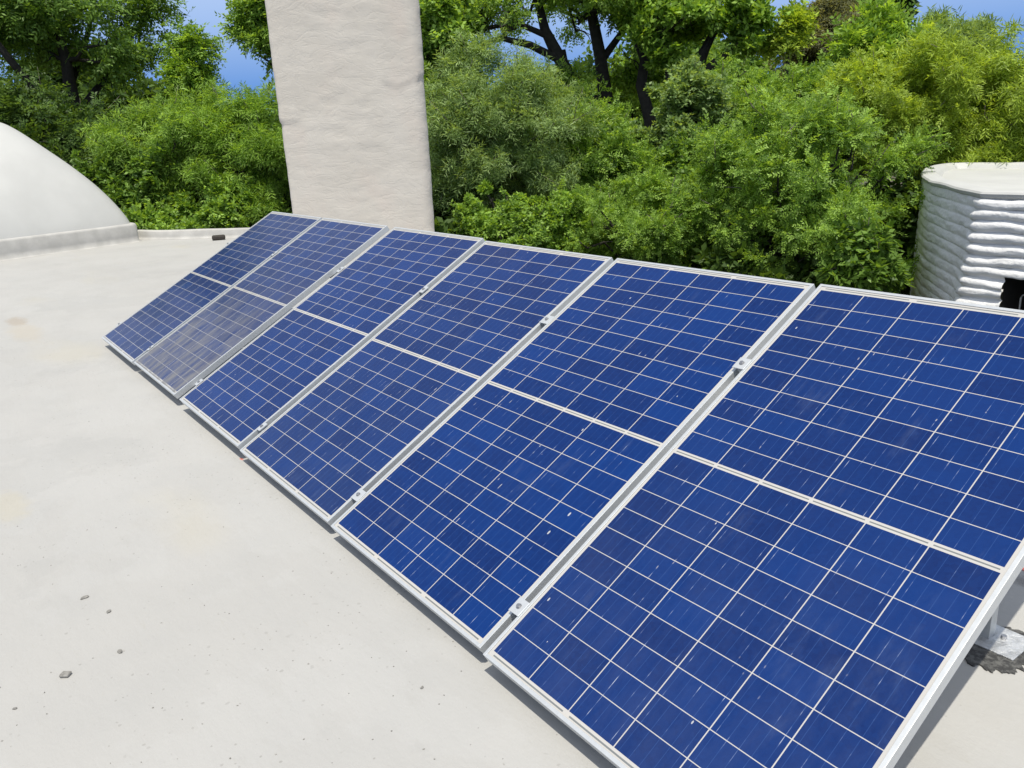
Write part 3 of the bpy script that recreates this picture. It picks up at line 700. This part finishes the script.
# clamps
def make_clamp(wd):
    r_o = empty('panel_clamp'); bm = bmesh.new()
    box(bm, -wd/2, wd/2, -0.025, 0.025, 0.0028, 0.0062, 0.001)
    box(bm, -0.006, 0.006, -0.020, 0.020, -0.05, 0.0026)
    obj('plate', bm, M_ALU, r_o)
    bm = bmesh.new(); cyl(bm, (0, 0, 0.0095), 0.0068, 0.006, 6); cyl(bm, (0, 0, 0.0068), 0.009, 0.0012, 16); obj('bolt', bm, M_STEEL, r_o)
    return r_o
GAPN = ['farthest and second farthest solar panels', 'second and third panels from the far end', 'third and fourth panels from the far end',
        'fourth and fifth panels from the far end', 'two nearest solar panels']
first = None
for g_ in range(5):
    xa = XS[g_]+W+MX; xb = XS[g_+1]-MX; gap = xb-xa; zz = max(ZS[g_], ZS[g_+1])
    for y, wh in ((0.125, 'lower'), (1.20, 'upper')):
        if g_ == 1: cx_, wd = xb-0.008, 0.040
        else: cx_, wd = (xa+xb)/2, gap+0.010
        o = make_clamp(wd); o.location = pw(cx_, y, zz); o.rotation_euler = (TILT, 0, 0)
        tag(o, f'{wh} aluminium clamp between the {GAPN[g_]}', 'clamp', 'clamps holding the solar panels')
for y, wh in ((0.137, 'lower'), (1.19, 'upper')):
    o = make_clamp(0.03); o.location = pw(-MX-0.012, y, -0.004); o.rotation_euler = (TILT, 0, 0)
    tag(o, f'end clamp at the {wh} rail on the left edge of the farthest solar panel', 'clamp', 'clamps holding the solar panels')

# legs with their base plates
def make_leg(x, rear):
    yr = 1.20 if rear else 0.125
    bx_, by_, bz_ = pw(x, yr, RT-0.037)
    r_o = empty('panel_support', (bx_, by_+0.055, 0.0))
    top_ = bz_ + 0.006
    bm = bmesh.new(); box(bm, -0.02, 0.02, -0.003, 0.0, 0.008, top_); box(bm, 0.0172, 0.020, 0.0005, 0.034, 0.008, top_-0.002); obj('post', bm, M_LEG, r_o)
    bm = bmesh.new(); box(bm, -0.045, 0.105, -0.050, 0.085, 0.004, 0.0075, 0.001)
    for v in bm.verts: v.co.z += 0.003*max(0.0, noise.noise(v.co*30+Vector((x, 0, 0))))
    obj('base_plate', bm, M_FOIL, r_o)
    bm = bmesh.new(); cyl(bm, (0.045, 0.03, 0.013), 0.008, 0.010, 6); obj('bolt', bm, M_STEEL, r_o)
    return r_o
def foil():
    N = NT('crumpled_foil'); c = N.coord(); f = N.noise(c, 45, 5, 0.6, 1.2)
    return N.set(Base_Color=N.mix(N.sm(N.noise(c, 30, 4), 0.45, 0.7), (0.66, 0.67, 0.68), (0.42, 0.43, 0.44)), Metallic=0.55, Roughness=0.4, Normal=N.bump(f, 0.6, 0.01))
M_FOIL = foil()
LX = [5.943, 3.95, 2.0, 0.12]
LN = ['nearest panel at the right', 'fourth panel from the far end', 'second panel from the far end', 'farthest panel of the row']
for x, nmn in zip(LX, LN):
    tag(make_leg(x, True), f'metal leg with foil plate under the {nmn}', 'panel support', 'legs under the solar panels')
# tar round the visible base plate
def tar():
    N = NT('black_tar'); c = N.coord(); f = N.noise(c, 60, 5, 0.7)
    m = N.set(Base_Color=N.mix(N.sm(f, 0.4, 0.65), (0.035, 0.035, 0.035), (0.12, 0.12, 0.115)), Roughness=0.8, Normal=N.bump(f, 0.6, 0.006))
    bm = bmesh.new(); P = []
    for k in range(220):
        a_ = 2*math.pi*k/220
        r0 = 1 + 0.10*noise.noise(Vector((math.cos(a_)*2, math.sin(a_)*2, 1))) + 0.20*noise.noise(Vector((math.cos(a_)*6, math.sin(a_)*6, 4))) + 0.09*noise.noise(Vector((math.cos(a_)*19, math.sin(a_)*19, 9)))
        sq = rsq(1, 4, a_)
        P.append((5.935+0.145*sq*r0*math.cos(a_), 1.125+0.120*sq*r0*math.sin(a_)))
    b_ = [bm.verts.new((x-5.935, y-1.125, 0.0)) for x, y in P]; t_ = [bm.verts.new(((x-5.935)*0.985, (y-1.125)*0.985, 0.0035)) for x, y in P]
    bm.faces.new(t_)
    for k in range(220): bm.faces.new((b_[k], b_[(k+1) % 220], t_[(k+1) % 220], t_[k]))
    o = obj('tar_patch', bm, m); o.location = (5.935, 1.125, 0.0005)
    tag(o, 'ragged black tar patch on the roof under the base plate of the nearest leg', 'tar patch')
tar()

# ------------------------------------------------------------------ small things lying on the roof
M_STONE = plain('grey_stone', (0.26, 0.25, 0.23), 0.9, var=0.2, scale=60, bump=0.5)
def pebble(px_, py_, sx, sy, sz, label, seed, boxy=False):
    q = onz(px_, py_); bm = bmesh.new()
    if boxy:
        box(bm, -sx, sx, -sy, sy, 0, sz*1.6, min(sx, sy)*0.3)
        for v in bm.verts: v.co += Vector((noise.noise(v.co*70+Vector((seed, 0, 0))), noise.noise(v.co*70+Vector((0, seed, 0))), 0))*0.002
    else:
        bmesh.ops.create_icosphere(bm, subdivisions=3, radius=1)
        for v in bm.verts:
            d = 1+0.35*noise.noise(v.co*1.4+Vector((seed, seed, 0))); v.co = Vector((v.co.x*sx*d, v.co.y*sy*d, max(-0.2, v.co.z)*sz*d+sz*0.2))
    o = obj('pebble', bm, M_STONE, smooth=not boxy); o.location = (q[0], q[1], 0.001); o.rotation_euler = (0, 0, seed)
    tag(o, label, 'pebble', 'pebbles lying on the roof')
pebble(66, 676, 0.013, 0.011, 0.006, 'squarish grey stone chip nearest the bottom left corner of the roof', 0.9, True)
pebble(85, 598, 0.013, 0.007, 0.006, 'flat grey pebble, farthest and leftmost of the four lying on the lower left roof', 1.7)
pebble(109, 612, 0.009, 0.006, 0.005, 'small rounded grey pebble just right of the leftmost pebble', 2.4)
pebble(120, 652, 0.011, 0.007, 0.005, 'pointed grey pebble lying alone between the rounded pebble and the stone chip', 3.2)
pebble(15, 739-30, 0.006, 0.004, 0.003, 'tiny dark grit grain at the bottom left edge of the roof', 4.2)
pebble(422, 688, 0.006, 0.004, 0.003, 'tiny dark grit grain on the roof below the joint of the two nearest panels', 5.2)
# dark drain spout by the parapet
q = onz(219, 240)
bm = bmesh.new(); box(bm, -0.10, 0.10, -0.055, 0.055, 0.0, 0.075, 0.022)
o = obj('dark_block', bm, plain('dark_rubber', (0.035, 0.028, 0.022), 0.7)); o.location = (q[0], q[1], 0.002); o.rotation_euler = (0, 0, R(70))
tag(o, 'small dark brown block lying on the roof at the foot of the far parapet', 'block')
# crumbs: nobody could count them
V, Fc = [], []
for k in range(420):
    if k < 260: q = onz(rng.uniform(-40, 620), rng.uniform(300, 790))
    else: q = np.array([rng.uniform(-8, 7), rng.uniform(-2.2, 2.2), 0])
    if (q[1] > 0.0 and q[0] < 6.2 and q[0] > -0.1) or q[0] < -7: continue
    r0 = rng.uniform(0.0008, 0.0028); b0 = len(V); a0 = rng.uniform(0, 6)
    for j in range(5): V.append((q[0]+r0*rng.uniform(0.6, 1.5)*math.cos(a0+j*1.257), q[1]+r0*rng.uniform(0.6, 1.5)*math.sin(a0+j*1.257), 0.0004))
    V.append((q[0], q[1], r0*1.2))
    for j in range(5): Fc.append((b0+j, b0+(j+1) % 5, b0+5))
o = mesh_obj('grit', V, Fc, M_STONE, None, False); tag(o, 'fine dark grit scattered over the white roof', 'grit', kind='stuff')

# ------------------------------------------------------------------ trees
G1 = 'trees beyond the roof'; G2 = 'shrubs beyond the roof'
# far belt
BELT = [(-60, 150, 70, 60, 34, 'dark'), (75, 135, 85, 62, 30, 'dark'), (170, 170, 60, 70, 30, 'dark'), (330, 150, 80, 55, 38, 'dark'), (470, 150, 75, 50, 36, 'dark'), (590, 120, 62, 46, 34, 'dark'), (700, 100, 80, 62, 34, 'mid'), (800, 130, 80, 50, 36, 'dark'), (930, 125, 90, 60, 38, 'dark'), (1080, 115, 110, 70, 40, 'mid'), (1260, 90, 120, 100, 38, 'mid')]
BN = ['behind the big tree at the far left, partly out of view', 'behind the dome', 'in the shade between the dome and the bright shrubs', 'hidden mostly by the tower', 'just right of the tower, behind the grey green shrub', 'behind the dark forked trunk', 'in the gap left of the olive tree',
      'under the olive tree', 'behind the yellow green thicket', 'behind the top right of the yellow green thicket', 'beyond the right edge of the picture']
for (a, b_, c_, d_, D, p), t_ in zip(BELT, BN):
    tree(f'distant {"dark" if p=="dark" else "green"} tree {t_}', a, b_, c_, d_, D, 'broad', p, 16000, 'distant trees behind the thicket', 2.3, 45, 0.34, low=0.9, nb=6)
# left
tree('big dark green tree with open branches at the top left, sky showing through', 24, 35, 108, 105, 23, 'pinnate', 'mid', 46000, G1, 1.25, 120, 0.13, 0.6, bark=M_BARK,
     limbs=[[(78, 260, 23, .24), (74, 150, 23, .2), (72, 100, 23, .17), (66, 60, 22.6, .12), (50, 10, 22.4, .07)], [(74, 120, 23, .12), (100, 85, 23.3, .08), (120, 50, 23.5, .05), (150, 15, 23.7, .03)],
            [(73, 110, 23, .13), (40, 95, 22.4, .1), (10, 60, 22, .08), (-20, 20, 22, .05)], [(70, 85, 23, .1), (85, 45, 24, .06), (95, 0, 24, .05), (100, -40, 24, .03)]], nb=34,
     extra=[(150, 12, 16, 23.6), (132, 30, 16, 23.2), (150, 45, 12, 23), (118, 60, 20, 23), (160, -5, 14, 23), (125, 5, 22, 23), (138, 60, 14, 23)])
tree('shaded dark tree standing behind the left slope of the dome', 45, 150, 85, 60, 20.5, 'pinnate', 'dark', 42000, G1, 1.1, 60, 0.27, low=0.9)
tree('slender light green tree rising between the big left tree and the tower', 196, 96, 20, 48, 21, 'pinnate', 'fresh', 13000, G1, 1.05, 34, 0.26, 0.6,
     extra=[(194, 42, 7, 21), (203, 52, 8, 21), (184, 66, 10, 21)])
tree('dark green tree top beside the left edge of the tower', 276, 40, 30, 60, 22, 'pinnate', 'bright', 20000, G1, 1.35, 40, 0.26, extra=[(247, 28, 11, 22), (256, 5, 10, 22)])
tree('bright green shrub mass below the slender light tree, left of the tower', 172, 168, 60, 62, 17.2, 'willow', 'bright', 70000, G2, 1.05, 70, 0.25, cat='shrub', name='shrub', low=0.95)
tree('tall yellow green shrub touching the left edge of the tower', 250, 160, 54, 72, 16.6, 'willow', 'fresh', 75000, G2, 1.0, 75, 0.25, cat='shrub', name='shrub', low=0.95)
tree('dark leafy shrub just right of the dome, above the parapet', 128, 206, 42, 48, 16.9, 'broad', 'mid', 30000, G2, 0.8, 40, 0.27, cat='shrub', name='shrub', low=0.95)
tree('low green shrub behind the middle of the far parapet', 195, 222, 62, 34, 16.2, 'broad', 'bright', 30000, G2, 0.7, 45, 0.3, cat='shrub', name='shrub', low=0.95)
# middle
tree('leafy green tree top beside the right edge of the tower', 436, 58, 42, 70, 19.5, 'broad', 'bright', 30000, G1, 1.1, 45, 0.27)
tree('great dark forked tree with a spreading crown above the middle of the panels', 565, 2, 130, 60, 22, 'pinnate', 'bright', 50000, G1, 1.1, 150, 0.15, 0.75, bark=M_BARK, nb=140, low=0.35,
     limbs=[[(618, 300, 22, .26), (612, 150, 22, .21), (606, 100, 22, .18), (600, 55, 22, .15), (592, 15, 22, .13), (590, -30, 22, .08)],
            [(609, 110, 22, .22), (580, 95, 21.8, .17), (556, 52, 21.6, .16), (545, 30, 21.6, .12), (535, -10, 21.6, .08)],
            [(560, 60, 21.6, .10), (530, 45, 21.3, .09), (500, 38, 21, .06), (465, 50, 21, .035)],
            [(545, 35, 21.6, .08), (515, 22, 21.5, .06), (480, 30, 21.3, .045), (450, 45, 21.2, .02)],
            [(602, 60, 22, .1), (620, 35, 22.2, .08), (640, 15, 22.4, .05), (655, -20, 22.4, .03)],
            [(556, 100, 21.8, .16), (566, 75, 21.8, .12), (562, 50, 21.8, .09)]],
     extra=[(470, 20, 22, 21.4), (455, 5, 24, 21.4), (575, 78, 16, 21), (545, 84, 14, 21), (630, 12, 16, 22)])
tree('bright leaved spreading tree right of the dark forked tree, on slanting black limbs', 688, 18, 68, 44, 21, 'broad', 'fresh', 26000, G1, 1.15, 58, 0.22, 0.75, bark=M_BARK, nb=30, low=0.45,
     limbs=[[(665, 300, 21, .26), (668, 130, 21, .20), (682, 90, 21, .17), (700, 60, 21, .15), (712, 35, 21, .10), (720, 0, 21, .05)],
            [(678, 95, 21, .12), (715, 62, 20.8, .08), (745, 40, 20.7, .04)], [(655, 250, 21.5, .2), (650, 120, 21.5, .15), (641, 85, 21.4, .13), (645, 60, 21.5, .12), (633, 30, 21.5, .09), (640, -15, 21.5, .06)],
            [(670, 110, 21, .1), (668, 70, 20.6, .07), (660, 35, 20.6, .05)]],
     extra=[(745, 45, 14, 20.8), (758, 20, 14, 20.8), (650, 38, 16, 20.6), (665, 60, 12, 20.6), (640, 80, 22, 22.5), (700, 85, 22, 22.5)])
tree('rounded fresh green bush seen between the dark trunks', 632, 98, 28, 26, 25, 'fine', 'fresh', 20000, G2, 1.6, 30, 0.34, cat='shrub', name='shrub', low=0.95)
tree('grey green willow leaved shrub right of the tower, with thin upright shoots', 495, 140, 85, 78, 14.8, 'willow', 'grey', 95000, G2, 0.95, 95, 0.22, cat='shrub', name='shrub', low=0.95,
     extra=[(470, 55, 14, 15), (490, 62, 12, 15), (455, 68, 16, 15)])
tree('mid green shrub left of the middle, between grey green shrubs', 590, 160, 52, 48, 15.5, 'fine', 'bright', 60000, G2, 1.2, 60, 0.25, cat='shrub', name='shrub', low=0.95)
tree('upright grey green shrub with a rounded top below the slanting limbs', 684, 130, 42, 50, 16.5, 'broad', 'grey', 38000, G2, 0.72, 55, 0.26, cat='shrub', name='shrub', low=0.95)
tree('bright green rounded shrub just above the third and fourth panels', 520, 232, 68, 40, 12.6, 'broad', 'bright', 52000, G2, 0.5, 70, 0.25, cat='shrub', name='shrub', low=0.95)
tree('feathery light green shrub just above the fifth panel from the far end', 640, 232, 78, 48, 12.8, 'fine', 'bright', 78000, G2, 0.85, 85, 0.24, cat='shrub', name='shrub', low=0.95)
tree('light green tree left of the olive tree, over the thicket', 762, 120, 72, 52, 17.5, 'fine', 'bright', 60000, G1, 1.25, 70, 0.24, low=0.95)
tree('dark shrub in the hollow between the feathery shrub and the large leafy shrub', 690, 195, 55, 42, 15, 'broad', 'mid', 36000, G2, 0.75, 50, 0.26, cat='shrub', name='shrub', low=0.95)
for (a, b_, c_, d_, D, t_) in [(330, 215, 90, 60, 18, 'behind the tower foot'), (455, 215, 55, 50, 16.5, 'between the tower and the low round shrub'), (560, 205, 65, 45, 17, 'behind the low round shrub'), (665, 200, 60, 50, 17.5, 'behind the feathery shrub'),
                           (765, 190, 70, 60, 17, 'behind the left half of the large leafy shrub'), (905, 245, 48, 55, 15.5, 'in the dark gap left of the earthbag house'), (600, 262, 80, 30, 14, 'under the feathery shrub'), (760, 275, 90, 35, 12.5, 'at the foot of the large leafy shrub'), (470, 250, 60, 25, 13.5, 'low against the tower')]:
    tree('dark understory shrub ' + t_, a, b_, c_, d_, D, 'broad', 'dark', 17000, 'understory shrubs', 1.3, 50, 0.3, low=1.1, cat='shrub', name='shrub', nb=5)
tree('low yellow green shrub just over the roof of the earthbag house', 985, 160, 85, 34, 18.6, 'willow', 'yellow', 50000, G2, 1.1, 60, 0.3, cat='shrub', name='shrub', low=0.95)
# right
tree('large leafy shrub with bright tufts left of the earthbag house', 792, 205, 106, 95, 12.6, 'fine', 'bright', 150000, G2, 0.95, 150, 0.17, cat='shrub', name='shrub', low=0.95, nb=30)
tree('yellow green thicket tree sloping up to the top right corner', 990, 118, 118, 78, 16.5, 'willow', 'yellow', 130000, G1, 1.05, 130, 0.18, low=0.95)
tree('low yellow green tree between the leafy shrub and the thicket', 880, 125, 72, 55, 16, 'fine', 'yellow', 80000, G1, 1.1, 85, 0.22, low=0.95)
tree('yellow green tree beyond the right edge of the thicket', 1150, 105, 120, 100, 17.5, 'willow', 'yellow', 60000, G1, 1.5, 80, 0.22, low=0.95)
tree('drab olive tree with dark bare branches at the top right of the middle', 832, 58, 58, 44, 24, 'willow', 'olive', 46000, G1, 1.5, 60, 0.24, 0.7, bark=M_BARK, nb=26,
     limbs=[[(795, 260, 24, .18), (797, 95, 24, .14), (800, 65, 24, .1), (812, 40, 24, .06)], [(835, 260, 24, .2), (834, 95, 23.5, .16), (848, 65, 23.4, .1), (862, 40, 23.4, .05)]],)
tree('yellow leaved sprig tree in front of the olive tree, left side', 788, 38, 15, 18, 21, 'pinnate', 'yellow', 5000, G1, 1.3, 12, 0.35)
tree('young tree with long bright pinnate leaves in front of the olive tree', 878, 60, 40, 30, 19, 'pinnate', 'fresh', 15000, G1, 1.5, 34, 0.28, low=0.9)
tree('feathery grey green tree at the top right, under the open sky', 930, 52, 68, 24, 25, 'willow', 'grey', 46000, G1, 1.7, 60, 0.3, low=0.9)
tree('dark tree top poking into the sky above the olive tree', 885, 2, 30, 20, 32, 'broad', 'dark', 9000, G1, 2.0, 24, 0.35, low=0.9)
tree('shrub with large pale leaves right beside the earthbag house', 858, 266, 32, 38, 11.2, 'big', 'mid', 5200, G2, 0.72, 46, 0.30, cat='shrub', name='shrub', low=0.95)
print('leaflets', COUNT[0])
